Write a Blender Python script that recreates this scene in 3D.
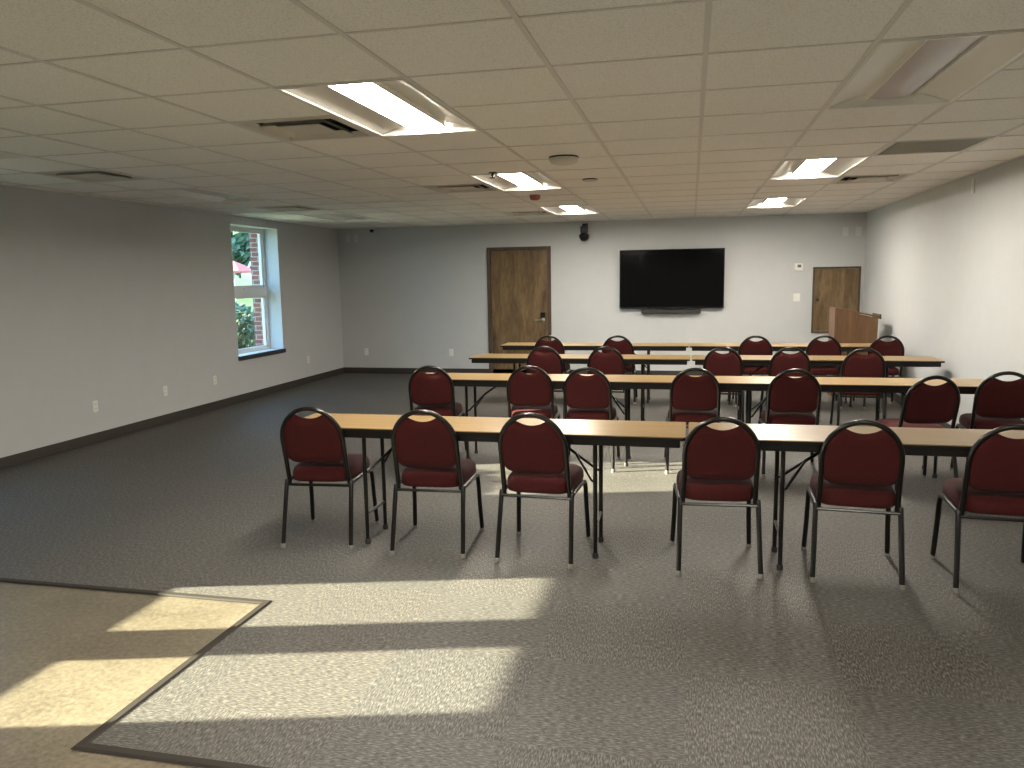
import bpy, bmesh, math, random
from mathutils import Vector, Matrix
random.seed(7)
for o in list(bpy.data.objects): bpy.data.objects.remove(o)
SC = bpy.context.scene
COL = SC.collection
PI = math.pi

# ------------------------------------------------------------------ camera
F, YAW, PITCH, ROLL, H = 780.253, 0.226101, 0.134639, -0.016246, 1.5957
f_ = Vector((-math.sin(YAW)*math.cos(PITCH), math.cos(YAW)*math.cos(PITCH), -math.sin(PITCH)))
r_ = Vector((math.cos(YAW), math.sin(YAW), 0)); u_ = r_.cross(f_)
c_, s_ = math.cos(ROLL), math.sin(ROLL)
R_ = c_*r_ + s_*u_; U_ = -s_*r_ + c_*u_
cam = bpy.data.cameras.new('camera'); cam.sensor_width = 36; cam.lens = F/1024*36; cam.clip_end = 400
camo = bpy.data.objects.new('camera', cam); COL.objects.link(camo)
m = Matrix((R_, U_, -f_)).transposed().to_4x4(); m.translation = (0, 0, H)
camo.matrix_world = m; SC.camera = camo

# ------------------------------------------------------------------ light and exposure
SC.view_settings.view_transform = 'Standard'; SC.view_settings.look = 'None'
SC.view_settings.gamma = 1; SC.view_settings.use_curve_mapping = False
SC.view_settings.exposure = 0.0
SKY_STRENGTH, SUN_STRENGTH, LAMP_STRENGTH = 7.5, 72.0, 121.0
LAMP_COL = (1.0, 0.92, 0.80, 1)
w = bpy.data.worlds.new('sky'); SC.world = w; w.use_nodes = True
bg = w.node_tree.nodes['Background']; bg.inputs[0].default_value = (0.36, 0.63, 1.0, 1); bg.inputs[1].default_value = SKY_STRENGTH
sun = bpy.data.lights.new('sun', 'SUN'); sun.energy = SUN_STRENGTH; sun.angle = math.radians(0.45); sun.color = (1, .88, .68)
suno = bpy.data.objects.new('sun', sun); COL.objects.link(suno)
SUND = Vector((.968, .2505, -.36)).normalized()
suno.rotation_euler = SUND.to_track_quat('-Z', 'Y').to_euler(); suno.location = (-9, 0, 8)

# ------------------------------------------------------------------ room sizes
C = 2.479; OX, OY, T = -.597, 2.745, .64008
XL, XR, YB, YF = -5.912, 2.506, 12.577, -3.0
XO = -6.37                       # outer face of the left wall
gx = lambda c: OX+c*T
gy = lambda r: OY+r*T

# ------------------------------------------------------------------ materials
def nm(name):
    m = bpy.data.materials.new(name); m.use_nodes = True
    nt = m.node_tree; b = nt.nodes['Principled BSDF']; return m, nt, b
def N(nt, t, **kw):
    n = nt.nodes.new(t)
    for k, v in kw.items():
        if k in n.inputs.keys(): n.inputs[k].default_value = v
        else: setattr(n, k, v)
    return n
def coords(nt, scale=(1,1,1), rot=(0,0,0)):
    tc = N(nt, 'ShaderNodeTexCoord'); mp = N(nt, 'ShaderNodeMapping')
    mp.inputs['Scale'].default_value = scale; mp.inputs['Rotation'].default_value = rot
    nt.links.new(tc.outputs['Object'], mp.inputs[0]); return mp.outputs[0]
def ramp(nt, fac, stops):
    r = N(nt, 'ShaderNodeValToRGB'); e = r.color_ramp.elements
    while len(e) < len(stops): e.new(.5)
    for i, (p, c) in enumerate(stops): e[i].position = p; e[i].color = (*c, 1)
    nt.links.new(fac, r.inputs[0]); return r.outputs[0]
def bump(nt, b, h, strength, dist=.01):
    bn = N(nt, 'ShaderNodeBump'); bn.inputs['Strength'].default_value = strength; bn.inputs['Distance'].default_value = dist
    nt.links.new(h, bn.inputs['Height']); nt.links.new(bn.outputs[0], b.inputs['Normal'])
def plain(name, col, rough=.5, metal=0, spec=.5, noise=0, scale=30, bmp=0):
    m, nt, b = nm(name)
    b.inputs['Base Color'].default_value = (*col, 1); b.inputs['Roughness'].default_value = rough
    b.inputs['Metallic'].default_value = metal; b.inputs['Specular IOR Level'].default_value = spec
    if noise or bmp:
        n = N(nt, 'ShaderNodeTexNoise', Scale=scale, Detail=4); nt.links.new(coords(nt), n.inputs['Vector'])
        if noise:
            o = ramp(nt, n.outputs[0], [(.3, [c*(1-noise) for c in col]), (.7, [min(1, c*(1+noise)) for c in col])])
            nt.links.new(o, b.inputs['Base Color'])
        if bmp: bump(nt, b, n.outputs[0], bmp, .004)
    return m
def wood(name, a, c, d, scale=(1,1,1), rough=.4, grain='z', spec=.4):
    m, nt, b = nm(name)
    s = {'x': (1.2, 14, 14), 'z': (9, 9, 1.1)}[grain]
    v = coords(nt, tuple(i*j for i, j in zip(s, scale)))
    n1 = N(nt, 'ShaderNodeTexNoise', Scale=1.0, Detail=6, Distortion=1.6); nt.links.new(v, n1.inputs['Vector'])
    n2 = N(nt, 'ShaderNodeTexNoise', Scale=6.0, Detail=5, Distortion=.3); nt.links.new(v, n2.inputs['Vector'])
    mx = N(nt, 'ShaderNodeMix', data_type='FLOAT'); mx.inputs[0].default_value = .4
    nt.links.new(n1.outputs[0], mx.inputs[2]); nt.links.new(n2.outputs[0], mx.inputs[3])
    o = ramp(nt, mx.outputs[0], [(.32, a), (.5, c), (.68, d)]); nt.links.new(o, b.inputs['Base Color'])
    b.inputs['Roughness'].default_value = rough; b.inputs['Specular IOR Level'].default_value = spec
    bump(nt, b, n2.outputs[0], .08, .002); return m

M = {}
M['wall'] = plain('grey_wall_paint', (.49, .505, .51), .55, noise=.015, scale=6, bmp=.02)
M['tbar'] = plain('ceiling_grid_metal', (.66, .64, .60), .45)
M['baseboard'] = plain('dark_brown_rubber_baseboard', (.035, .03, .025), .5)
M['black_metal'] = plain('brown_black_powder_coat', (.006, .005, .004), .28, spec=.4)
M['rubber'] = plain('black_rubber', (.02, .02, .02), .6)
M['edge_strip'] = plain('dark_brown_transition_strip', (.022, .018, .014), .7, spec=.25)
M['glide'] = plain('clear_plastic_glide', (.20, .19, .17), .4)
M['white_plastic'] = plain('white_plastic', (.75, .74, .70), .4)
M['white_vinyl'] = plain('white_vinyl', (.72, .74, .75), .35)
M['reveal'] = plain('white_reveal_paint', (.62, .65, .66), .6)
M['black_plastic'] = plain('black_plastic', (.006, .006, .0065), .35, spec=.3)
M['screen'] = plain('dark_glass_screen', (.003, .003, .0035), .10, spec=.15)
M['grey_lcd'] = plain('grey_lcd', (.12, .14, .13), .3)
M['steel'] = plain('brushed_steel', (.6, .58, .53), .3, metal=1)
M['fixture'] = plain('white_enamel_reflector', (.80, .78, .72), .35)
M['vent'] = plain('white_diffuser_metal', (.60, .57, .50), .45)
M['vent_dark'] = plain('dark_duct_throat', (.03, .03, .028), .8)
M['grille'] = plain('grey_return_grille', (.50, .49, .44), .7, noise=.1, scale=80)
M['sill'] = plain('dark_stone_sill', (.02, .02, .022), .3)
M['table_edge'] = plain('black_table_edge', (.007, .006, .005), .45, spec=.3)
M['red_plastic'] = plain('red_brown_plastic', (.25, .07, .045), .4)
M['concrete'] = plain('path_concrete', (.5, .48, .44), .9, noise=.1)
M['bark'] = plain('bark', (.06, .045, .03), .9, noise=.3, scale=12, bmp=.6)
M['trunk_white'] = plain('pale_post', (.6, .6, .58), .7)
M['umbrella'] = plain('pink_red_canvas', (.50, .13, .11), .8)
M['tablewood'] = wood('honey_oak_laminate', (.215, .140, .060), (.27, .180, .080), (.32, .218, .105), (1,1,1), .30, 'x', .5)
M['doorwood'] = wood('stained_plywood', (.055, .034, .017), (.13, .085, .040), (.20, .135, .065), (.45,.45,.9), .45, 'z')
M['framewood'] = wood('dark_stained_trim', (.05, .032, .02), (.075, .05, .032), (.10, .07, .045), (1,1,1), .5, 'z')
M['lectern_wood'] = wood('red_oak_veneer', (.095, .050, .023), (.135, .072, .034), (.175, .098, .048), (1,1,.8), .4, 'z')
M['lamp'], _nt, _b = nm('lit_lamp_lens')
_b.inputs['Base Color'].default_value = (.9, .9, .85, 1); _b.inputs['Emission Color'].default_value = LAMP_COL; _b.inputs['Emission Strength'].default_value = LAMP_STRENGTH
M['lens_off'] = plain('unlit_lamp_lens', (.50, .47, .48), .3)

def mat_tile():
    m, nt, b = nm('speckled_ceiling_tile'); v = coords(nt)
    n = N(nt, 'ShaderNodeTexNoise', Scale=130, Detail=3); nt.links.new(v, n.inputs['Vector'])
    o = ramp(nt, n.outputs[0], [(.34, (.72, .70, .66)), (.47, (.86, .845, .80)), (.7, (.90, .885, .84))])
    nt.links.new(o, b.inputs['Base Color']); b.inputs['Roughness'].default_value = .8; b.inputs['Specular IOR Level'].default_value = .25
    bump(nt, b, n.outputs[0], .3, .003); return m
M['tile'] = mat_tile()

def mat_carpet():
    m, nt, b = nm('ribbed_carpet_tile'); L = nt.links.new
    tc = N(nt, 'ShaderNodeTexCoord'); sp = N(nt, 'ShaderNodeSeparateXYZ'); L(tc.outputs['Object'], sp.inputs[0])
    def fl(o):
        d = N(nt, 'ShaderNodeMath', operation='DIVIDE'); L(o, d.inputs[0]); d.inputs[1].default_value = .61
        f = N(nt, 'ShaderNodeMath', operation='FLOOR'); L(d.outputs[0], f.inputs[0]); return f.outputs[0]
    a = N(nt, 'ShaderNodeMath', operation='ADD'); L(fl(sp.outputs[0]), a.inputs[0]); L(fl(sp.outputs[1]), a.inputs[1])
    md = N(nt, 'ShaderNodeMath', operation='PINGPONG'); L(a.outputs[0], md.inputs[0]); md.inputs[1].default_value = 1
    def streak(sc):
        mp = N(nt, 'ShaderNodeMapping'); mp.inputs['Scale'].default_value = sc; L(tc.outputs['Object'], mp.inputs[0])
        n = N(nt, 'ShaderNodeTexNoise', Scale=1, Detail=2, Roughness=.6); L(mp.outputs[0], n.inputs['Vector']); return n.outputs[0]
    s1 = streak((190, 38, 1)); s2 = streak((38, 190, 1))
    mx = N(nt, 'ShaderNodeMix', data_type='FLOAT'); L(md.outputs[0], mx.inputs[0]); L(s1, mx.inputs[2]); L(s2, mx.inputs[3])
    o = ramp(nt, mx.outputs[0], [(.32, (.020, .0185, .017)), (.5, (.062, .059, .053)), (.68, (.165, .157, .141))])
    # per-tile tint
    cb = N(nt, 'ShaderNodeCombineXYZ'); L(fl(sp.outputs[0]), cb.inputs[0]); L(fl(sp.outputs[1]), cb.inputs[1])
    wn = N(nt, 'ShaderNodeTexWhiteNoise'); L(cb.outputs[0], wn.inputs['Vector'])
    tint = ramp(nt, wn.outputs['Value'], [(0, (.88, .89, .9)), (1, (1.0, .97, .95))])
    mul = N(nt, 'ShaderNodeMix', data_type='RGBA', blend_type='MULTIPLY'); mul.inputs[0].default_value = 1
    L(o, mul.inputs[6]); L(tint, mul.inputs[7]); L(mul.outputs[2], b.inputs['Base Color'])
    b.inputs['Roughness'].default_value = .62; b.inputs['Specular IOR Level'].default_value = .45
    bump(nt, b, mx.outputs[0], .5, .004); return m
M['carpet'] = mat_carpet()

def mat_vinyl():
    m, nt, b = nm('mottled_vinyl_floor'); v = coords(nt)
    n = N(nt, 'ShaderNodeTexNoise', Scale=45, Detail=5, Roughness=.7); nt.links.new(v, n.inputs['Vector'])
    n2 = N(nt, 'ShaderNodeTexNoise', Scale=3, Detail=2); nt.links.new(v, n2.inputs['Vector'])
    mx = N(nt, 'ShaderNodeMix', data_type='FLOAT'); mx.inputs[0].default_value = .25
    nt.links.new(n.outputs[0], mx.inputs[2]); nt.links.new(n2.outputs[0], mx.inputs[3])
    o = ramp(nt, mx.outputs[0], [(.38, (.080, .068, .048)), (.5, (.125, .107, .076)), (.62, (.17, .148, .105))])
    nt.links.new(o, b.inputs['Base Color']); b.inputs['Roughness'].default_value = .32; b.inputs['Specular IOR Level'].default_value = .5
    return m
M['vinyl'] = mat_vinyl()

def mat_fabric():
    m, nt, b = nm('maroon_upholstery'); v = coords(nt)
    n = N(nt, 'ShaderNodeTexNoise', Scale=260, Detail=2); nt.links.new(v, n.inputs['Vector'])
    o = ramp(nt, n.outputs[0], [(.35, (.038, .0050, .0048)), (.65, (.070, .0100, .0098))])
    nt.links.new(o, b.inputs['Base Color']); b.inputs['Roughness'].default_value = .85
    b.inputs['Sheen Weight'].default_value = .04; b.inputs['Specular IOR Level'].default_value = .2
    bump(nt, b, n.outputs[0], .3, .002); return m
M['fabric'] = mat_fabric()

def mat_brick():
    m, nt, b = nm('red_brick'); tc = N(nt, 'ShaderNodeTexCoord'); sp = N(nt, 'ShaderNodeSeparateXYZ'); nt.links.new(tc.outputs['Object'], sp.inputs[0])
    a = N(nt, 'ShaderNodeMath', operation='ADD'); nt.links.new(sp.outputs[0], a.inputs[0]); nt.links.new(sp.outputs[1], a.inputs[1])
    cb = N(nt, 'ShaderNodeCombineXYZ'); nt.links.new(a.outputs[0], cb.inputs[0]); nt.links.new(sp.outputs[2], cb.inputs[1])
    br = N(nt, 'ShaderNodeTexBrick'); nt.links.new(cb.outputs[0], br.inputs['Vector'])
    br.inputs['Color1'].default_value = (.24, .075, .055, 1); br.inputs['Color2'].default_value = (.17, .05, .038, 1); br.inputs['Mortar'].default_value = (.36, .33, .30, 1)
    br.inputs['Scale'].default_value = 1; br.inputs['Brick Width'].default_value = .20; br.inputs['Row Height'].default_value = .068; br.inputs['Mortar Size'].default_value = .007
    nt.links.new(br.outputs[0], b.inputs['Base Color']); b.inputs['Roughness'].default_value = .9; return m
M['brick'] = mat_brick()

def mat_leaf(name, a, c):
    m, nt, b = nm(name); n = N(nt, 'ShaderNodeTexNoise', Scale=4, Detail=3); nt.links.new(coords(nt), n.inputs['Vector'])
    o = ramp(nt, n.outputs[0], [(.35, a), (.65, c)]); nt.links.new(o, b.inputs['Base Color']); b.inputs['Roughness'].default_value = .6
    return m
M['leaf'] = mat_leaf('green_leaves', (.05, .10, .055), (.11, .18, .10))
M['leaf_dark'] = mat_leaf('dark_green_leaves', (.025, .06, .03), (.06, .12, .055))
M['grass'] = mat_leaf('lawn_grass', (.035, .075, .02), (.065, .12, .035))

def mat_glass():
    m = bpy.data.materials.new('window_glass'); m.use_nodes = True; nt = m.node_tree; nt.nodes.clear()
    out = N(nt, 'ShaderNodeOutputMaterial'); tr = N(nt, 'ShaderNodeBsdfTransparent'); gl = N(nt, 'ShaderNodeBsdfGlossy'); gl.inputs['Roughness'].default_value = .02
    tr.inputs[0].default_value = (.93, .97, .95, 1)
    lw = N(nt, 'ShaderNodeLayerWeight'); pw = N(nt, 'ShaderNodeMath', operation='POWER'); pw.inputs[1].default_value = 5
    nt.links.new(lw.outputs['Facing'], pw.inputs[0]); fr = N(nt, 'ShaderNodeMath', operation='MULTIPLY_ADD'); fr.inputs[1].default_value = .9; fr.inputs[2].default_value = .03
    nt.links.new(pw.outputs[0], fr.inputs[0]); mx = N(nt, 'ShaderNodeMixShader'); lw.inputs['Blend'].default_value = .5
    nt.links.new(fr.outputs[0], mx.inputs[0]); nt.links.new(tr.outputs[0], mx.inputs[1]); nt.links.new(gl.outputs[0], mx.inputs[2]); nt.links.new(mx.outputs[0], out.inputs[0])
    return m
M['glass'] = mat_glass()

# ------------------------------------------------------------------ mesh helpers
def box(bm, a, b, bev=0):
    x0, y0, z0 = [min(p, q) for p, q in zip(a, b)]; x1, y1, z1 = [max(p, q) for p, q in zip(a, b)]
    vs = [bm.verts.new(p) for p in ((x0,y0,z0),(x1,y0,z0),(x1,y1,z0),(x0,y1,z0),(x0,y0,z1),(x1,y0,z1),(x1,y1,z1),(x0,y1,z1))]
    fs = [bm.faces.new([vs[i] for i in q]) for q in ((0,3,2,1),(4,5,6,7),(0,1,5,4),(1,2,6,5),(2,3,7,6),(3,0,4,7))]
    if bev: bmesh.ops.bevel(bm, geom=list({e for f in fs for e in f.edges}), offset=bev, segments=2, profile=.5, affect='EDGES')
    return vs
def tube(bm, pts, r, n=10, closed=False, cap=True, flat=1.0):
    pts = [Vector(p) for p in pts]; rings = []; k = len(pts); up = None
    rs = r if isinstance(r, (list, tuple)) else [r]*k
    for i, p in enumerate(pts):
        t = (pts[min(i+1, k-1)] - pts[max(i-1, 0)]).normalized()
        if up is None:
            a = Vector((0,0,1)) if abs(t.z) < .9 else Vector((0,1,0)); up = (a - t*a.dot(t)).normalized()
        else: up = (up - t*up.dot(t)).normalized()
        s = t.cross(up)
        rings.append([bm.verts.new(p + rs[i]*(math.cos(2*PI*j/n)*up + flat*math.sin(2*PI*j/n)*s)) for j in range(n)])
    for a, b in zip(rings, rings[1:]):
        for j in range(n): bm.faces.new((a[j], a[(j+1)%n], b[(j+1)%n], b[j]))
    if cap: bm.faces.new(rings[0][::-1]); bm.faces.new(rings[-1])
def lathe(bm, prof, n=24, at=(0,0,0)):
    rings = []
    for r, z in prof: rings.append([bm.verts.new((at[0]+r*math.cos(2*PI*j/n), at[1]+r*math.sin(2*PI*j/n), at[2]+z)) for j in range(n)])
    for a, b in zip(rings, rings[1:]):
        for j in range(n): bm.faces.new((a[j], a[(j+1)%n], b[(j+1)%n], b[j]))
    bm.faces.new(rings[0][::-1]); bm.faces.new(rings[-1])
def prism(bm, poly, axis, a, b):
    """extrude a 2D polygon along an axis from a to b"""
    def P(u, v, w):
        return {'x': (w, u, v), 'y': (u, w, v), 'z': (u, v, w)}[axis]
    A = [bm.verts.new(P(u, v, a)) for u, v in poly]; B = [bm.verts.new(P(u, v, b)) for u, v in poly]
    n = len(poly)
    for i in range(n): bm.faces.new((A[i], A[(i+1)%n], B[(i+1)%n], B[i]))
    bm.faces.new(A[::-1]); bm.faces.new(B)
def obj(name, bm, mat, parent=None, smooth=None):
    bmesh.ops.recalc_face_normals(bm, faces=bm.faces)
    me = bpy.data.meshes.new(name); bm.to_mesh(me); bm.free()
    for m_ in (mat if isinstance(mat, list) else [mat]): me.materials.append(M[m_])
    o = bpy.data.objects.new(name, me); COL.objects.link(o)
    if parent: o.parent = parent
    if smooth:
        for p in me.polygons: p.use_smooth = True
        me.set_sharp_from_angle(angle=math.radians(smooth))
    return o
def BM(): return bmesh.new()
def tag(o, label, cat, group=None):
    o['label'] = label; o['category'] = cat
    if group: o['group'] = group
    return o
def thing(name, label, cat, loc=(0,0,0), rz=0, group=None):
    o = bpy.data.objects.new(name, None); o.empty_display_size = .1; COL.objects.link(o)
    o.location = loc; o.rotation_euler = (0, 0, rz); return tag(o, label, cat, group)
def struct(o): o['kind'] = 'structure'; return o
def dup(root, loc, rz, label, cat=None, group=None):
    r = root.copy(); COL.objects.link(r); r.location = loc; r.rotation_euler = (0, 0, rz); r['label'] = label
    if group: r['group'] = group
    def rec(a, b):
        for ch in a.children:
            c = ch.copy(); COL.objects.link(c); c.parent = b; rec(ch, c)
    kids = list(root.children); rec(root, r); return r

# ------------------------------------------------------------------ room shell
FX0, FY0, FY1 = -2.06, 2.13, 3.37           # hard floor corner: x < FX0, y < FY1, and everything y < FY0
bm = BM()
def carpet_slab(x0, y0, x1, y1): box(bm, (x0, y0, -.10), (x1, y1, 0))
carpet_slab(XO, FY1, FX0, YB+.1); carpet_slab(FX0, FY0, XR+.1, YB+.1)
struct(obj('floor', bm, 'carpet'))
bm = BM(); box(bm, (XO, YF-.1, -.10), (XR+.1, FY0, -.004)); box(bm, (XO, FY0, -.10), (FX0, FY1, -.004))
struct(obj('floor_entry', bm, 'vinyl')).name = 'floor_vinyl'
bm = BM(); w2 = .023
def strip(pts):
    prof = [(-w2, 0), (-w2*.6, .007), (w2*.6, .007), (w2, 0)]; rings = []
    P = [Vector((x, y, -.001)) for x, y in pts]
    for i, p in enumerate(P):
        ds = [(P[k+1]-P[k]).normalized() for k in (i-1, i) if 0 <= k < len(P)-1]
        ns = [Vector((-d.y, d.x, 0)) for d in ds]; n = sum(ns, Vector())
        n = n.normalized(); n = n/n.dot(ns[0])
        rings.append([bm.verts.new(p+n*u+Vector((0, 0, z))) for u, z in prof])
    for A, B in zip(rings, rings[1:]):
        for i in range(4): bm.faces.new((A[i], A[(i+1) % 4], B[(i+1) % 4], B[i]))
    bm.faces.new(rings[0]); bm.faces.new(rings[-1][::-1])
strip([(XL+.03, FY1), (FX0, FY1), (FX0, FY0), (XR-.03, FY0)])
tr = obj('trim_1', bm, 'edge_strip'); struct(tr)

# left wall with its openings: (y0, y1, z0, z1)
WIN = [(9.35, 10.55, .60, 2.37), (4.16, 5.32, .60, 2.37)]
DOOR = (1.08, 2.76, 0, 2.10)
def wall_x(bm, x0, x1, ops, y0, y1, z0, z1):
    ys = sorted({y0, y1, *[o[0] for o in ops], *[o[1] for o in ops]})
    for a, b in zip(ys, ys[1:]):
        cut = [o for o in ops if o[0] <= a+1e-6 and o[1] >= b-1e-6]
        if cut:
            o = cut[0]
            if o[2] > z0: box(bm, (x0, a, z0), (x1, b, o[2]))
            box(bm, (x0, a, o[3]), (x1, b, z1))
        else: box(bm, (x0, a, z0), (x1, b, z1))
ops = WIN+[DOOR]
bm = BM(); wall_x(bm, XL, -6.20, ops, YF-.1, YB+.1, -.1, C+.3); struct(obj('wall_left', bm, 'wall'))
bm = BM(); wall_x(bm, -6.205, XO, ops, YF-.1, YB+.1, -.5, 3.6); struct(obj('wall_left_brick', bm, 'brick')).name = 'wall_left_outer'
bm = BM(); box(bm, (-6.2, YB, -.1), (XR+.1, YB+.15, C+.3)); struct(obj('wall_back', bm, 'wall'))
bm = BM(); box(bm, (XR, YF, -.1), (XR+.15, YB, C+.3)); struct(obj('wall_right', bm, 'wall'))
bm = BM(); box(bm, (-6.2, YF-.15, -.1), (XR+.1, YF, C+.3)); struct(obj('wall_front', bm, 'wall'))
for nm_, a, b in (('baseboard_left', (XL, 2.80, 0), (XL+.014, YB, .10)), ('baseboard_back', (XL+.014, YB-.014, 0), (XR-.014, YB, .10)), ('baseboard_right', (XR-.014, YF, 0), (XR, YB, .10))):
    bm = BM(); box(bm, a, b, .003); struct(obj(nm_, bm, 'baseboard'))

# ceiling: tiles with cells left out for lamps and vents
lamps = [(-2, 1, 1), (-2, 6, 1), (-2, 11, 1), (2, 1, 0), (2, 6, 1), (2, 11, 1), (-7, 1, 0), (-7, 6, 0), (-7, 11, 0), (-2, -4, 1), (2, -4, 1), (-7, -4, 0)]
vents = [(-3, 2), (-3, 7), (-3, 12), (-7, 4), (-7, 9), (3, 8)]
grille = (3, 5)
hole = {(c, r+k) for c, r, _ in lamps for k in (0, 1)} | set(vents) | {grille}
bm = BM(); xs = [XL]+[gx(c) for c in range(-8, 5)]+[XR]
ys = [YF]+[gy(r) for r in range(-8, 16)]+[YB]
for i in range(len(xs)-1):
    for j in range(len(ys)-1):
        if (i-9, j-9) in hole: continue
        box(bm, (xs[i], ys[j], C), (xs[i+1], ys[j+1], C+.015))
box(bm, (-6.2, YF, C+.27), (XR+.1, YB, C+.3))
struct(obj('ceiling', bm, 'tile'))
bm = BM(); tb = .0115
for x in xs[1:-1]: box(bm, (x-tb, YF, C-.004), (x+tb, YB, C+.010))
mid = {(c, r+1) for c, r, _ in lamps}
for j, y in enumerate(ys[1:-1]):
    for i in range(len(xs)-1):
        if (i-9, j-8) in mid: continue
        box(bm, (xs[i]+(tb if i else 0), y-tb*.7, C-.0035), (xs[i+1]-tb, y+tb*.7, C+.010))
box(bm, (XL, YF, C-.004), (XL+.02, YB, C+.01)); box(bm, (XR-.02, YF, C-.004), (XR, YB, C+.01)); box(bm, (XL, YB-.02, C-.004), (XR, YB, C+.01))
struct(obj('ceiling_grid', bm, 'tbar')).name = 'trim_2'

# ------------------------------------------------------------------ ceiling lamps
def make_lamp(lit):
    W, L = T-.022, 2*T-.022
    t = thing('ceiling_light', 'x', 'ceiling light', group='recessed ceiling lights')
    bm = BM(); e = .012
    for a, b in (((-W/2,-L/2),(W/2,-L/2+e)), ((-W/2,L/2-e),(W/2,L/2)), ((-W/2,-L/2+e),(-W/2+e,L/2-e)), ((W/2-e,-L/2+e),(W/2,L/2-e))):
        box(bm, (*a, -.008), (*b, .006))
    obj('frame', bm, 'fixture', t)
    bm = BM()
    for s in (-1, 1):       # curved side reflectors rising to the middle
        pr = [(s*(W/2-e), .0)]+[(s*((W/2-e)*(1-k)+.11*k), .045*math.sin(k*PI/2)) for k in [i/6 for i in range(1, 7)]]
        g = [[bm.verts.new((x, y, z)) for x, z in pr] for y in (-L/2+e, L/2-e)]
        g2 = [[bm.verts.new((x, y, z+.004)) for x, z in pr] for y in (-L/2+e, L/2-e)]
        for i in range(6): bm.faces.new((g[0][i], g[0][i+1], g[1][i+1], g[1][i])); bm.faces.new((g2[0][i], g2[1][i], g2[1][i+1], g2[0][i+1]))
    for s in (-1, 1):
        y = s*(L/2-e); v = [bm.verts.new(p) for p in ((-W/2+e, y, 0), (W/2-e, y, 0), (.13, y-s*.012, .05), (-.13, y-s*.012, .05))]; bm.faces.new(v)
    box(bm, (-.12, -L/2+.06, .055), (.12, L/2-.06, .06))
    obj('reflector', bm, 'fixture', t, 40)
    bm = BM(); n = 10
    g = [[bm.verts.new((-.105+.21*i/n, y, .034-.016*math.sin(PI*i/n)**.6)) for i in range(n+1)] for y in (-L/2+.055, L/2-.055)]
    for i in range(n): bm.faces.new((g[0][i], g[0][i+1], g[1][i+1], g[1][i]))
    bm.faces.new(g[0]); bm.faces.new(g[1][::-1]); bm.faces.new((g[0][0], g[1][0], g[1][n], g[0][n]))
    ln = obj('lens', bm, 'lamp' if lit else 'lens_off', t, 40)
    bm = BM()
    for x in (-.112, .112): box(bm, (x-.003, -L/2+.05, .019), (x+.003, L/2-.05, .050))
    obj('side_rail', bm, 'fixture', t)
    return t
lab = {(-2,1): 'large lit ceiling light nearest the viewer, beside the near square vent', (-2,6): 'lit ceiling light in the middle of the left lit row, above the red-brown detector',
 (-2,11): 'far lit ceiling light just before the brown door and the black wall camera', (2,1): 'unlit ceiling light near the right corner of the ceiling', (2,6): 'lit ceiling light on the right, second from the far wall, by the dark grille',
 (2,11): 'lit ceiling light on the right closest to the far wall, above the television', (-7,1): 'unlit ceiling light at the left edge of the photo', (-7,6): 'unlit ceiling light between the two left vents, catching daylight',
 (-7,11): 'unlit ceiling light in the far left corner of the ceiling', (-2,-4): 'lit ceiling light behind the viewer on the left', (2,-4): 'lit ceiling light behind the viewer on the right', (-7,-4): 'unlit ceiling light behind the viewer near the entry'}
proto = {}
for c, r, on in lamps:
    loc = (gx(c)+T/2, gy(r)+T, C)
    if on not in proto:
        t = make_lamp(on); t.location = loc; t['label'] = lab[(c, r)]; proto[on] = t
    else: dup(proto[on], loc, 0, lab[(c, r)])

# ------------------------------------------------------------------ ceiling vents
def make_vent():
    t = thing('ceiling_vent', 'x', 'air vent', group='square ceiling vents'); W = T/2-.012
    def ring(bm, a, za, b, zb, th=.003):
        for zo, fl in ((0, 1), (th, -1)):
            A = [bm.verts.new((sx*a, sy*a, za+zo)) for sx, sy in ((-1,-1),(1,-1),(1,1),(-1,1))]
            B = [bm.verts.new((sx*b, sy*b, zb+zo)) for sx, sy in ((-1,-1),(1,-1),(1,1),(-1,1))]
            for i in range(4): bm.faces.new((A[i], A[(i+1)%4], B[(i+1)%4], B[i])[::fl])
    bm = BM(); ring(bm, W, -.004, W-.035, -.006); ring(bm, W-.035, -.006, W-.055, .020); obj('frame', bm, 'vent', t)
    bm = BM(); ring(bm, .198, -.008, .172, .015); obj('louver', bm, 'vent', t)
    bm = BM(); box(bm, (-.127, -.127, -.004), (.127, .127, .004), .003); obj('centre_panel', bm, 'vent', t)
    bm = BM()
    box(bm, (-W, -W, .10), (W, W, .104))
    for s in (-1, 1): box(bm, (s*W-.002, -W, .0), (s*W+.002, W, .1)); box(bm, (-W, s*W-.002, .0), (W, s*W+.002, .1))
    obj('throat', bm, 'vent_dark', t)
    return t
vl = {(-3,2): 'square ceiling vent nearest the viewer, beside the large lit light', (-3,7): 'square ceiling vent left of the middle lit light', (-3,12): 'square ceiling vent farthest away, before the brown door',
 (-7,4): 'square ceiling vent nearest the left wall, in the foreground', (-7,9): 'square ceiling vent above the left wall window', (3,8): 'square ceiling vent on the right, next to the lit light and the right wall'}
pv = None
for c, r in vents:
    loc = (gx(c)+T/2, gy(r)+T/2, C)
    if not pv: pv = make_vent(); pv.location = loc; pv['label'] = vl[(c, r)]
    else: dup(pv, loc, 0, vl[(c, r)])
t = thing('return_grille', 'flat dark grey return air grille in the ceiling near the right wall', 'air grille', (gx(3)+T/2, gy(5)+T/2, C))
bm = BM(); W = T/2-.012
for s in (-1, 1): box(bm, (s*W, -W, -.004), (s*(W-.02), W, .004)); box(bm, (-W, s*W, -.004), (W, s*(W-.02), .004))
obj('frame', bm, 'vent', t)
bm = BM()
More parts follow.
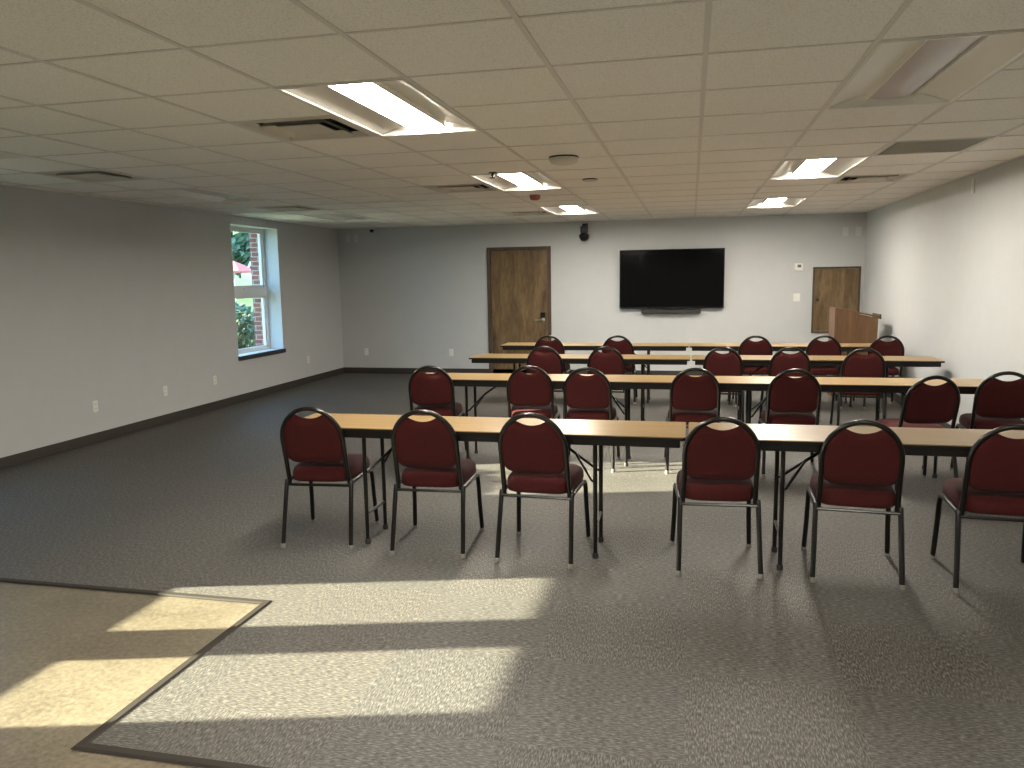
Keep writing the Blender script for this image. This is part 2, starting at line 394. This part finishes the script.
for i in range(1, 24):
    x = -W+2*W*i/24; box(bm, (x-.002, -W, -.002), (x+.002, W, .012)); box(bm, (-W, x-.002, -.002), (W, x+.002, .012))
obj('core', bm, 'grille', t)
bm = BM(); box(bm, (-W, -W, .014), (W, W, .02)); obj('backing', bm, 'grille', t)

# ceiling fittings
def det(loc, r, h, name, label, cat, mt, dark=False):
    t = thing(name, label, cat, loc)
    bm = BM(); lathe(bm, [(r, 0), (r, -.010)], 28); obj('base', bm, 'black_plastic' if dark else mt, t, 40)
    bm = BM(); lathe(bm, [(r*.97, -.010), (r*.97, -h*.5), (r*.86, -h*.82), (r*.6, -h), (.002, -h)], 28); obj('cover', bm, mt, t, 40)
    return t
det((-.932, 5.88, C), .11, .055, 'smoke_detector', 'round white smoke detector on the ceiling right of the lit lights', 'smoke detector', 'vent', True)
det((-.912, 7.26, C), .07, .022, 'ceiling_sensor', 'small flat round sensor on the ceiling beyond the smoke detector', 'sensor', 'vent', True)
det((-1.652, 8.43, C), .06, .055, 'fire_detector', 'small red-brown detector under the middle lit ceiling light', 'detector', 'red_plastic')
def sprinkler(loc, label, s=1, drop=.03):
    t = thing('sprinkler_head', label, 'sprinkler', loc, group=None)
    bm = BM(); lathe(bm, [(.035*s, 0), (.035*s, -.006), (.012*s, -.01), (.012*s, -drop), (.002, -drop)], 16); obj('escutcheon', bm, 'black_metal', t, 40)
    bm = BM(); lathe(bm, [(.006, -drop), (.006, -drop-.012*s), (.026*s, -drop-.014*s), (.026*s, -drop-.018*s), (.002, -drop-.018*s)], 16); obj('deflector', bm, 'black_metal', t, 40)
sprinkler((-1.637, 6.52, C), 'dark sprinkler head at the near edge of the middle lit light')

# ------------------------------------------------------------------ windows in the left wall
def build_window(n, o):
    y0, y1, z0, z1 = o; xg = -6.17
    bm = BM(); f = .045
    box(bm, (xg-.04, y0, z0), (xg+.04, y0+f, z1)); box(bm, (xg-.04, y1-f, z0), (xg+.04, y1, z1))
    box(bm, (xg-.04, y0+f, z0), (xg+.04, y1-f, z0+f)); box(bm, (xg-.04, y0+f, z1-f), (xg+.04, y1-f, z1))
    box(bm, (xg-.045, y0+f, 1.40), (xg+.045, y1-f, 1.53), .004)
    for za, zb in ((z0+f, 1.40), (1.53, z1-f)):      # sash rims
        box(bm, (xg-.02, y0+f, za), (xg+.02, y0+f+.025, zb)); box(bm, (xg-.02, y1-f-.025, za), (xg+.02, y1-f, zb))
        box(bm, (xg-.02, y0+f, za), (xg+.02, y1-f, za+.025)); box(bm, (xg-.02, y0+f, zb-.025), (xg+.02, y1-f, zb))
    w = struct(obj('window_%d' % n, bm, 'white_vinyl'))
    bm = BM(); box(bm, (xg-.003, y0+f, z0+f), (xg+.003, y1-f, 1.40)); box(bm, (xg-.003, y0+f, 1.53), (xg+.003, y1-f, z1-f)); obj('window_pane', bm, 'glass', w)
    bm = BM(); th = .006
    box(bm, (xg+.04, y0, z0), (XL+.001, y0+th, z1)); box(bm, (xg+.04, y1-th, z0), (XL+.001, y1, z1)); box(bm, (xg+.04, y0, z1-th), (XL+.001, y1, z1))
    obj('reveal', bm, 'reveal', w)
    bm = BM(); box(bm, (xg+.04, y0, z0-.0), (XL, y1, z0+.012)); obj('sill_board', bm, 'reveal', w)
    bm = BM(); box(bm, (XL-.02, y0-.01, z0-.045), (XL+.03, y1+.02, z0+.014), .004); obj('window_sill', bm, 'sill', w)
    bm = BM(); box(bm, (xg+.045, (y0+y1)/2-.03, 1.50), (xg+.06, (y0+y1)/2+.03, 1.535), .003); obj('latch', bm, 'white_vinyl', w)
for i, o in enumerate(WIN): build_window(i+1, o)
# glazed entry doors in the left wall, out of the picture
for k, (a, b) in enumerate(((1.115, 1.915), (1.925, 2.725))):
    l0, l1 = (a+b)/2-.265, (a+b)/2+.265; zl0, zl1 = 1.242, 1.995
    bm = BM(); x0, x1 = -6.02, -5.975
    wall_x(bm, x0, x1, [(l0, l1, zl0, zl1)], a, b, .006, 2.08)
    d = struct(obj('door_%d' % (k+3), bm, 'framewood'))
    bm = BM(); box(bm, (-6.0, l0, zl0), (-5.995, l1, zl1)); obj('door_pane', bm, 'glass', d)
    bm = BM(); yy = b-.06 if k == 0 else a+.06
    tube(bm, [(-5.975, yy, .95), (-5.93, yy, .95), (-5.93, yy, 1.10), (-5.975, yy, 1.10)], .009); obj('door_handle', bm, 'steel', d, 40)
bm = BM(); box(bm, (-6.05, 1.08, 0), (XL, 1.113, 2.10)); box(bm, (-6.05, 2.727, 0), (XL, 2.76, 2.10)); box(bm, (-6.05, 1.08, 2.082), (XL, 2.76, 2.10)); struct(obj('trim_3', bm, 'framewood'))

# ------------------------------------------------------------------ back wall: door, access door, fittings
yb = YB
bm = BM(); X0, X1, ZT = -3.277, -2.215, 2.10; fw = .062
box(bm, (X0, yb-.03, 0), (X0+fw, yb, ZT), .003); box(bm, (X1-fw, yb-.03, 0), (X1, yb, ZT), .003); box(bm, (X0+fw, yb-.03, ZT-fw), (X1-fw, yb, ZT), .003)
d = struct(obj('door_1', bm, 'framewood'))
bm = BM(); box(bm, (X0+fw+.004, yb-.014, .01), (X1-fw-.004, yb-.001, ZT-fw-.004)); obj('door_leaf', bm, 'doorwood', d)
bm = BM(); lathe(bm, [(.03, 0), (.03, .012), (.012, .016), (.012, .045), (.002, .045)], 20); bmesh.ops.rotate(bm, verts=bm.verts, matrix=Matrix.Rotation(PI/2, 3, 'X'))
tube(bm, [(0, -.045, 0), (-.03, -.05, 0), (-.125, -.048, -.004)], [.012, .010, .008], 10)
h = obj('door_handle', bm, 'steel', d, 40); h.location = (X1-.135, yb-.014, .915)
bm = BM(); box(bm, (-.04, -.03, -.04), (.04, 0, .04), .008); h = obj('deadbolt', bm, 'black_plastic', d); h.location = (X1-.135, yb-.014, 1.0)
for zz in (.25, 1.05, 1.85):
    bm = BM(); lathe(bm, [(.006, -.045), (.006, .045)], 8); h = obj('hinge', bm, 'black_metal', d, 40); h.location = (X0+fw, yb-.034, zz)
bm = BM(); X0, X1, Z0, Z1 = 1.784, 2.455, .698, 1.69; fw = .03
box(bm, (X0, yb-.025, Z0), (X0+fw, yb, Z1), .002); box(bm, (X1-fw, yb-.025, Z0), (X1, yb, Z1), .002); box(bm, (X0+fw, yb-.025, Z1-fw), (X1-fw, yb, Z1), .002); box(bm, (X0+fw, yb-.025, Z0), (X1-fw, yb, Z0+fw), .002)
d = struct(obj('door_2', bm, 'framewood'))
bm = BM(); box(bm, (X0+fw+.003, yb-.016, Z0+fw+.003), (X1-fw-.003, yb-.001, Z1-fw-.003)); obj('door_leaf', bm, 'doorwood', d)
bm = BM(); lathe(bm, [(.02, 0), (.014, .006), (.014, .02), (.002, .022)], 16); bmesh.ops.rotate(bm, verts=bm.verts, matrix=Matrix.Rotation(PI/2, 3, 'X')); h = obj('latch_knob', bm, 'black_metal', d, 40); h.location = (X0+.075, yb-.016, 1.20)

# television
t = thing('television', 'large black flat screen television mounted on the far wall', 'television', (-.305, yb, 1.09))
W, Hh = 1.60, .915; Y0 = -.09
bm = BM(); box(bm, (-W/2, Y0, 0), (W/2, Y0+.05, Hh), .006); obj('casing', bm, 'black_plastic', t)
bm = BM(); box(bm, (-W/2+.012, Y0-.002, .02), (W/2-.012, Y0+.004, Hh-.012)); obj('screen', bm, 'screen', t)
bm = BM(); box(bm, (-.3, Y0+.05, .25), (.3, -.001, .65)); obj('wall_bracket', bm, 'black_metal', t)
t = thing('soundbar', 'black soundbar fixed to the wall under the television', 'soundbar', (-.305, yb, 1.012))
bm = BM(); box(bm, (-.455, -.10, 0), (.455, -.03, .062), .008); obj('body', bm, 'black_plastic', t)
bm = BM(); box(bm, (-.44, -.104, .006), (.44, -.099, .056)); obj('speaker_grille', bm, 'rubber', t)
bm = BM(); box(bm, (-.2, -.03, .015), (.2, -.001, .05)); obj('bracket', bm, 'black_metal', t)

# black camera hanging at the top of the wall
t = thing('wall_camera', 'black ball-jointed camera hanging high on the far wall beside the door', 'camera', (-1.66, yb-.12, 2.47))
bm = BM(); box(bm, (-.03, -.02, -.13), (.03, .11, -.06), .006); box(bm, (-.045, .105, -.17), (.045, .12, -.03), .004); obj('bracket', bm, 'black_plastic', t)
bm = BM(); box(bm, (-.055, -.05, -.19), (.055, .05, -.08), .015); obj('head', bm, 'black_plastic', t)
bm = BM(); lathe(bm, [(.002, -.31), (.04, -.305), (.065, -.28), (.08, -.245), (.08, -.215), (.05, -.19), (.03, -.17)], 20); obj('dome', bm, 'black_plastic', t, 60)

# thermostat and switch
t = thing('thermostat', 'small white thermostat with a grey display beside the access door', 'thermostat', (1.578, yb, 1.70))
bm = BM(); box(bm, (-.062, -.025, -.06), (.062, 0, .05), .006); obj('housing', bm, 'white_plastic', t)
bm = BM(); box(bm, (-.02, -.029, -.012), (.032, -.024, .03)); obj('display', bm, 'grey_lcd', t)
t = thing('light_switch', 'white light switch plate below the thermostat', 'light switch', (1.563, yb, 1.24))
bm = BM(); box(bm, (-.05, -.008, -.06), (.05, 0, .06), .003); obj('cover_plate', bm, 'white_plastic', t)
for x in (-.023, .023):
    bm = BM(); box(bm, (x-.008, -.02, -.02), (x+.008, -.006, .02), .002); obj('toggle', bm, 'white_plastic', t)

def make_outlet():
    t = thing('power_outlet', 'x', 'outlet', group='wall outlets')
    bm = BM(); box(bm, (-.036, -.007, -.058), (.036, 0, .058), .003); obj('cover_plate', bm, 'white_plastic', t)
    for z in (-.024, .024):
        bm = BM(); box(bm, (-.017, -.010, z-.015), (.017, -.004, z+.015), .003)
        s = obj('socket', bm, 'white_plastic', t)
        bm = BM()
        for x in (-.007, .007): box(bm, (x-.0015, -.0105, z-.004), (x+.0015, -.0095, z+.007))
        obj('slot', bm, 'black_plastic', s)
    return t
po = make_outlet(); po.location = (-5.469, yb, .375); po['label'] = 'white power outlet low on the far wall nearest the left corner'
dup(po, (-3.933, yb, .372), 0, 'white power outlet low on the far wall beside the brown door')
for y, l in ((6.711, 'white power outlet on the left wall closest to the viewer'), (7.808, 'white power outlet on the left wall, second from the viewer'), (8.778, 'white power outlet on the left wall just before the window'), (11.291, 'white power outlet on the left wall beyond the window')):
    dup(po, (XL, y, .370), PI/2, l)
def make_blank():
    t = thing('blank_wall_plate', 'x', 'wall plate', group='blank plates high on the far wall')
    bm = BM(); box(bm, (-.04, -.008, -.065), (.04, 0, .065), .003); obj('cover_plate', bm, 'wallplate', t)
    bm = BM(); box(bm, (-.02, -.011, -.035), (.02, -.006, .035), .002); obj('insert', bm, 'wallplate', t)
    return t
M['wallplate'] = plain('pale_grey_plastic', (.60, .60, .58), .45)
pb = make_blank(); pb.location = (-5.715, yb, 2.315); pb['label'] = 'pale blank plate high on the far wall, closest to the left corner'
dup(pb, (-5.578, yb, 2.310), 0, 'pale blank plate high in the left corner, next to the dome camera')
dup(pb, (2.219, yb, 2.204), 0, 'pale blank plate high above the access door, left one of two')
dup(pb, (2.399, yb, 2.200), 0, 'pale blank plate high above the access door, nearest the right wall')
tb_ = dup(pb, (XR, 8.08, 2.36), -PI/2, 'white plate high on the right wall under the ceiling'); del tb_['group']
del po; 
t = thing('dome_camera', 'tiny white camera with a black lens ball in the far left ceiling corner', 'camera', (-5.254, yb-.07, C))
bm = BM(); lathe(bm, [(.055, 0), (.055, -.02), (.045, -.03), (.002, -.03)], 20); obj('base', bm, 'white_plastic', t, 40)
bm = BM(); bmesh.ops.create_uvsphere(bm, u_segments=16, v_segments=10, radius=.036, matrix=Matrix.Translation((.0, -.01, -.05))); obj('lens_ball', bm, 'black_plastic', t, 60)

# ------------------------------------------------------------------ lectern by the right wall
t = thing('lectern', 'oak floor lectern with a sloping top in the far right corner', 'lectern', (1.83, 10.75, 0), math.radians(0))
Wd, Dp, hf, hb = .50, .42, 1.155, 1.045
def lec_side(y0, y1):
    bm = BM(); prism(bm, [(0, .06), (Wd, .06), (Wd, hb-.03), (0.0, hf-.02)], 'y', y0, y1); return bm
obj('side_panel', lec_side(0, .02), 'lectern_wood', t); obj('side_panel', lec_side(Dp-.02, Dp), 'lectern_wood', t)
bm = BM(); box(bm, (-.02, -.01, .06), (0.0, Dp+.01, hf), .004); obj('front_panel', bm, 'lectern_wood', t)
bm = BM(); prism(bm, [(0, hf-.02), (Wd+.02, hb-.025), (Wd+.02, hb-.005), (0, hf)], 'y', -.005, Dp+.005); obj('reading_top', bm, 'lectern_wood', t)
bm = BM(); box(bm, (Wd+.015, -.005, hb-.04), (Wd+.035, Dp+.005, hb+.02), .003); obj('book_stop', bm, 'framewood', t)
bm = BM(); box(bm, (.0, .02, .55), (Wd-.03, Dp-.02, .57)); obj('shelf', bm, 'lectern_wood', t)
bm = BM(); box(bm, (-.03, -.02, 0), (Wd+.02, Dp+.02, .06), .004); obj('base', bm, 'lectern_wood', t)

# ------------------------------------------------------------------ folding tables
TL, TW, TH = 2.39, .460, .735
def make_table():
    t = thing('folding_table', 'x', 'table', group='long folding tables in rows')
    def slab(z0, z1, ins, rr):
        bm = BM(); a, b = TL/2-ins, TW/2-ins; poly = []
        for cx, cy, s in ((a-rr, b-rr, 0), (-a+rr, b-rr, 1), (-a+rr, -b+rr, 2), (a-rr, -b+rr, 3)):
            for k in range(5): q = PI/2*(s+k/4); poly.append((cx+rr*math.cos(q), cy+rr*math.sin(q)))
        prism(bm, poly, 'z', z0, z1); return bm
    obj('tabletop', slab(TH-.005, TH, .002, .014), 'tablewood', t)
    obj('edge_band', slab(TH-.020, TH-.0052, 0, .015), 'table_edge', t)
    bm = BM(); a, b = TL/2-.03, TW/2-.012
    for s in (-1, 1):
        box(bm, (-a, s*b, TH-.062), (a, s*(b-.018), TH-.0205), .004); box(bm, (s*a, -b, TH-.062), (s*(a-.018), b, TH-.0205), .004)
    obj('apron', bm, 'table_edge', t)
    for s in (-1, 1):
        x = s*(TL/2-.497)
        for q in (-1, 1):
            bm = BM(); tube(bm, [(x, q*.142, .018), (x, q*.142, TH-.03)], .0125, 12); lg = obj('leg', bm, 'black_metal', t, 40)
            bm = BM(); lathe(bm, [(.017, 0), (.018, .02), (.014, .03)], 14, (x, q*.142, 0)); obj('foot_cap', bm, 'rubber', lg, 40)
        bm = BM(); tube(bm, [(x, -.142, .185), (x, .142, .185)], .010, 10)
        obj('stretcher', bm, 'black_metal', t, 40)
        bm = BM(); tube(bm, [(x, -.155, TH-.05), (x, .155, TH-.05)], .012, 10); obj('hinge_bar', bm, 'black_metal', t, 40)
        bm = BM(); p = (x-s*.13, 0, .575)
        tube(bm, [(x-s*.30, 0, TH-.04), p], .009, 8)
        for q in (-1, 1): tube(bm, [p, (x-s*.02, q*.13, .45), (x, q*.142, .445)], .008, 8)
        box(bm, (x-s*.30-.03, -.03, TH-.045), (x-s*.30+.03, .03, TH-.021))
        obj('brace', bm, 'black_metal', t, 40)
    return t
rows = {1: 4.437, 2: 6.66, 3: 8.49, 4: 10.05}
rn = {1: 'nearest', 2: 'second', 3: 'third', 4: 'farthest'}
pt = None
for r, y in rows.items():
    for s in (-1, 1):
        x = {(1,-1): -1.212, (1,1): 1.190, (2,-1): -1.215, (2,1): 1.175, (3,-1): -1.195, (3,1): 1.215, (4,-1): -1.215, (4,1): 1.185}[(r, s)]
        l = 'long oak-topped folding table with black edge, %s half of the %s row' % ('left' if s < 0 else 'right', rn[r])
        if pt is None: pt = make_table(); pt.location = (x, y, 0); pt['label'] = l
        else: dup(pt, (x, y, 0), 0, l)

# ------------------------------------------------------------------ chairs (forward is +y, origin between the feet)
def yb_(v): return -.165-(v-.415)*.27
def make_chair():
    t = thing('stacking_chair', 'x', 'chair', group='maroon stacking chairs')
    A0, B0, V0 = .187, .200, .660
    pts = [(-.190, .370), (-.188, .45), (-.1865, .53), (-.1865, .60)]
    arch = pts+[(-A0*math.cos(k*PI/20), V0+B0*math.sin(k*PI/20)) for k in range(21)]+[(-x, v) for x, v in reversed(pts)]
    bm = BM(); tube(bm, [(x, yb_(v), v) for x, v in arch], .0138, 10); obj('back_frame', bm, 'black_metal', t, 60)
    # padded back with a scooped hand hole at the top
    def xlim(v):
        if v >= V0: return (A0-.008)*math.sqrt(max(0, 1-((v-V0)/(B0-.008))**2))
        return .179
    def top(x):
        ar = V0+(B0-.006)*math.sqrt(max(0, 1-(abs(x)/(A0-.003))**2))
        return min(ar, .797+.030*(x/.090)**2) if abs(x) < .094 else ar
    def bot(x):
        q = max(0, abs(x)-.12)/.062; return .512+.008*(x/.18)**2+.055*(1-math.sqrt(max(0, 1-min(1, q)**2)))
    bm = BM(); nx, nv = 30, 12; G = []
    for sgn in (-1, 1):
        g = []
        for i in range(nx+1):
            x = .180*math.sin(PI/2*(2*i/nx-1)); col = []
            for j in range(nv+1):
                k = j/nv; v = bot(x)+(top(x)-bot(x))*k
                ex = 1-(abs(x)/.181)**6; ek = 1-abs(2*k-1)**6
                th = .004+.017*max(0, ex*ek)**.5
                col.append(bm.verts.new((x, yb_(v)+sgn*th+.004, v)))
            g.append(col)
        for i in range(nx):
            for j in range(nv): bm.faces.new((g[i][j], g[i+1][j], g[i+1][j+1], g[i][j+1]))
        G.append(g)
    a, b = G
    for i in range(nx): bm.faces.new((a[i][0], a[i+1][0], b[i+1][0], b[i][0])); bm.faces.new((a[i][nv], a[i+1][nv], b[i+1][nv], b[i][nv]))
    for j in range(nv): bm.faces.new((a[0][j], a[0][j+1], b[0][j+1], b[0][j])); bm.faces.new((a[nx][j], a[nx][j+1], b[nx][j+1], b[nx][j]))
    obj('backrest', bm, 'fabric', t, 60)
    # seat cushion: rounded trapezoid with a crowned top
    bm = BM(); rings = []; n = 40
    for z, k in ((.388, .90), (.392, .97), (.408, 1.0), (.436, .995), (.458, .965), (.472, .88), (.481, .6), (.484, .3)):
        ring = []
        for j in range(n):
            q = 2*PI*j/n; c, s = math.cos(q), math.sin(q); e = .42
            px = math.copysign(abs(c)**e, c); py = math.copysign(abs(s)**e, s)
            y = .045+.225*py*k; wx = .192+(.215-.192)*(y+.18)/.45
            ring.append(bm.verts.new((wx*px*k, y, z)))
        rings.append(ring)
    for a, b in zip(rings, rings[1:]):
        for j in range(n): bm.faces.new((a[j], a[(j+1)%n], b[(j+1)%n], b[j]))
    bm.faces.new(rings[0][::-1]); bm.faces.new(rings[-1]); obj('seat', bm, 'fabric', t, 60)
    # legs
    for s in (-1, 1):
        bm = BM(); tube(bm, [(s*.213, -.250, .014), (s*.208, -.207, .21), (s*.204, -.170, .375), (s*.203, -.160, .400)], .0138, 10)
        lg = obj('leg', bm, 'black_metal', t, 60)
        bm = BM(); lathe(bm, [(.015, 0), (.015, .022), (.012, .026)], 12, (s*.213, -.252, 0)); obj('foot_cap', bm, 'glide', lg, 40)
        bm = BM(); tube(bm, [(s*.222, .252, .014), (s*.214, .232, .20), (s*.211, .220, .325), (s*.210, .210, .360), (s*.209, .188, .380), (s*.208, .150, .387), (s*.204, -.160, .389)], .0138, 10)
        lg = obj('leg', bm, 'black_metal', t, 60)
        bm = BM(); lathe(bm, [(.015, 0), (.015, .022), (.012, .026)], 12, (s*.222, .253, 0)); obj('foot_cap', bm, 'glide', lg, 40)
    bm = BM(); tube(bm, [(-.200, -.174, .372), (.200, -.174, .372)], .009, 8); obj('seat_rail', bm, 'black_metal', t, 40)
    bm = BM(); tube(bm, [(-.205, .15, .380), (.205, .15, .380)], .009, 8); obj('seat_rail', bm, 'black_metal', t, 40)
    return t
R = math.radians
# (row, x, y of arch top, yaw)
chairs = [(1, -2.205, 4.405, 5.5), (1, -1.490, 4.395, 3.3), (1, -.828, 4.37, -3.0), (1, .150, 4.38, 4.0), (1, .868, 4.385, -3.7), (1, 1.545, 4.36, -4.5),
 (2, -2.165, 6.28, 8), (2, -1.310, 6.34, 6), (2, -.818, 6.26, 1), (2, .043, 6.29, 2), (2, .792, 6.29, 0), (2, 1.685, 5.95, 11), (2, 2.245, 6.25, -6),
 (3, -1.531, 8.19, 0), (3, -.868, 8.19, 2), (3, .328, 8.19, -2), (3, .982, 8.20, 1), (3, 1.655, 8.12, -3),
 (4, -1.755, 9.73, 0), (4, -.884, 9.74, 2), (4, .764, 9.73, 0), (4, 1.539, 9.75, -3), (4, 2.226, 9.75, 2)]
ordw = ['first', 'second', 'third', 'fourth', 'fifth', 'sixth', 'seventh']
cnt = {}; pc = None
for r, x, y, a in chairs:
    k = cnt.get(r, 0); cnt[r] = k+1
    l = 'maroon padded chair with black frame, %s from the left at the %s row of tables' % (ordw[k], rn[r])
    if (r, k) == (2, 5): l = 'maroon padded chair turned askew toward the left at the second row of tables'
    if (r, k) == (1, 5): l = 'maroon padded chair cut by the right edge of the photo at the nearest row'
    # arch top sits .285 behind the chair's centre
    if r == 1: loc = (x, y, 0)
    else: loc = (x-.285*math.sin(R(a)), y+.285*math.cos(R(a)), 0)
    if pc is None: pc = make_chair(); pc.location = loc; pc.rotation_euler = (0, 0, R(a)); pc['label'] = l
    else: dup(pc, loc, R(a), l)

# ------------------------------------------------------------------ outdoors
bm = BM(); n = 30
def gz(x, y): return -.25+max(0, (math.hypot(x, y)-14))*.030
G = [[bm.verts.new((-6.45-i*3.0, -20+j*4.5, gz(-6.45-i*3.0, -20+j*4.5) if i else -.25)) for j in range(n)] for i in range(26)]
for i in range(25):
    for j in range(n-1): bm.faces.new((G[i][j], G[i+1][j], G[i+1][j+1], G[i][j+1]))
g = struct(obj('lawn', bm, 'grass')); g.name = 'ground'
def leaves(bm, cx, cy, cz, rx, ry, rz, n, s, shell=.6):
    for _ in range(n):
        while True:
            v = Vector((random.uniform(-1,1), random.uniform(-1,1), random.uniform(-1,1)))
            if shell < v.length <= 1: break
        p = Vector((cx+v.x*rx, cy+v.y*ry, cz+v.z*rz)); a = Vector((random.gauss(0,1), random.gauss(0,1), random.gauss(0,1))).normalized(); b = a.orthogonal().normalized()
        q = s*random.uniform(.6, 1.3); c = a.cross(b)
        bm.faces.new([bm.verts.new(p+b*q), bm.verts.new(p+c*q*.5), bm.verts.new(p-b*q), bm.verts.new(p-c*q*.5)])
def bush(x, y, r, h, n, s, label, mt='leaf', g=None, z=None):
    z = gz(x, y) if z is None else z
    t = thing('shrub', label, 'shrub', (x, y, z), group=g)
    bm = BM(); leaves(bm, 0, 0, h*.55, r, r, h*.5, n, s, .3); obj('foliage', bm, mt, t)
    bm = BM()
    for k in range(6): q = k*PI/3; tube(bm, [(0, 0, 0), (r*.3*math.cos(q), r*.3*math.sin(q), h*.4), (r*.6*math.cos(q), r*.6*math.sin(q), h*.75)], [.02, .014, .006], 6)
    obj('stem', bm, 'bark', t)
def tree(x, y, h, r, n, s, label, mt='leaf', lo=.35):
    z = gz(x, y); t = thing('tree', label, 'tree', (x, y, z), group='trees outside the window')
    bm = BM(); tube(bm, [(0,0,0), (.1,.05,h*.3), (0,.1,h*.6), (.05,0,h*.9)], [.16, .13, .09, .03], 10)
    for k in range(7): q = k*2.4; tube(bm, [(0,.05,h*(.35+.06*k)), (r*.7*math.cos(q), r*.7*math.sin(q), h*(.5+.06*k))], [.05, .015], 6)
    obj('trunk', bm, 'bark', t)
    bm = BM()
    for k in range(9):
        q = k*2.4; rr = r*.55*(k/9)**.5*1.2
        leaves(bm, rr*math.cos(q), rr*math.sin(q), h*(lo+(1-lo)*(.25+.6*((k*5)%9)/9)), r*.6, r*.6, h*.16, n//9, s, .2)
    obj('foliage', bm, mt, t)
def ray_at(px, py, dist):
    d = R_*((px-512)/F)+U_*(-(py-384)/F)+f_; d = d/math.hypot(d.x, d.y); return Vector((0,0,H))+d*dist
p = ray_at(241, 335, 15.5); bush(p.x, p.y, .55, 1.25, 2600, .06, 'dark leafy shrub outside the lower window pane', 'leaf_dark', z=-.25)
p = ray_at(226, 318, 19); bush(p.x, p.y, .8, 1.2, 1800, .08, 'lighter green shrub behind the dark one outside the window', 'leaf')
for px, d, h, r, lb, mt in ((226, 50, 10, 3.4, 'green tree at the left edge of the upper window pane', 'leaf'), (240, 92, 17, 5.5, 'taller dark tree behind the parasol outside the window', 'leaf_dark'), (275, 64, 12, 4, 'green tree beyond the brick edge outside the window', 'leaf')):
    p = ray_at(px, 280, d); tree(p.x, p.y, h, r, 7000, .30, lb, mt, .02)
tree(-12.3, 8.35, 5.6, 1.7, 9000, .10, 'added unseen tree blocking the sun from the far window', 'leaf', .42)  # added out of view to keep direct sun out of the far window
bush(-7.9, 4.2, .95, 2.5, 9000, .09, 'added unseen shrub cutting the sun through the window nearer the viewer', 'leaf', z=-.25)  # added out of view, sized to dim the left part of the sun patch
p = ray_at(236, 300, 44); z = gz(p.x, p.y)
t = thing('patio_parasol', 'pink red parasol standing on the lawn outside the window', 'parasol', (p.x, p.y, z))
bm = BM(); zz = ray_at(236, 271, 44).z - z
lathe(bm, [(.035, 0), (.035, zz+.5)], 10); obj('pole', bm, 'trunk_white', t, 40)
bm = BM(); 
prof = [(1.05, zz-.10), (1.05, zz), (.6, zz+.28), (.04, zz+.52)]
rings = [[bm.verts.new((r*math.cos(2*PI*j/8), r*math.sin(2*PI*j/8), q)) for j in range(8)] for r, q in prof]
for a, b in zip(rings, rings[1:]):
    for j in range(8): bm.faces.new((a[j], a[(j+1)%8], b[(j+1)%8], b[j]))
bm.faces.new(rings[-1]); obj('canopy', bm, 'umbrella', t)
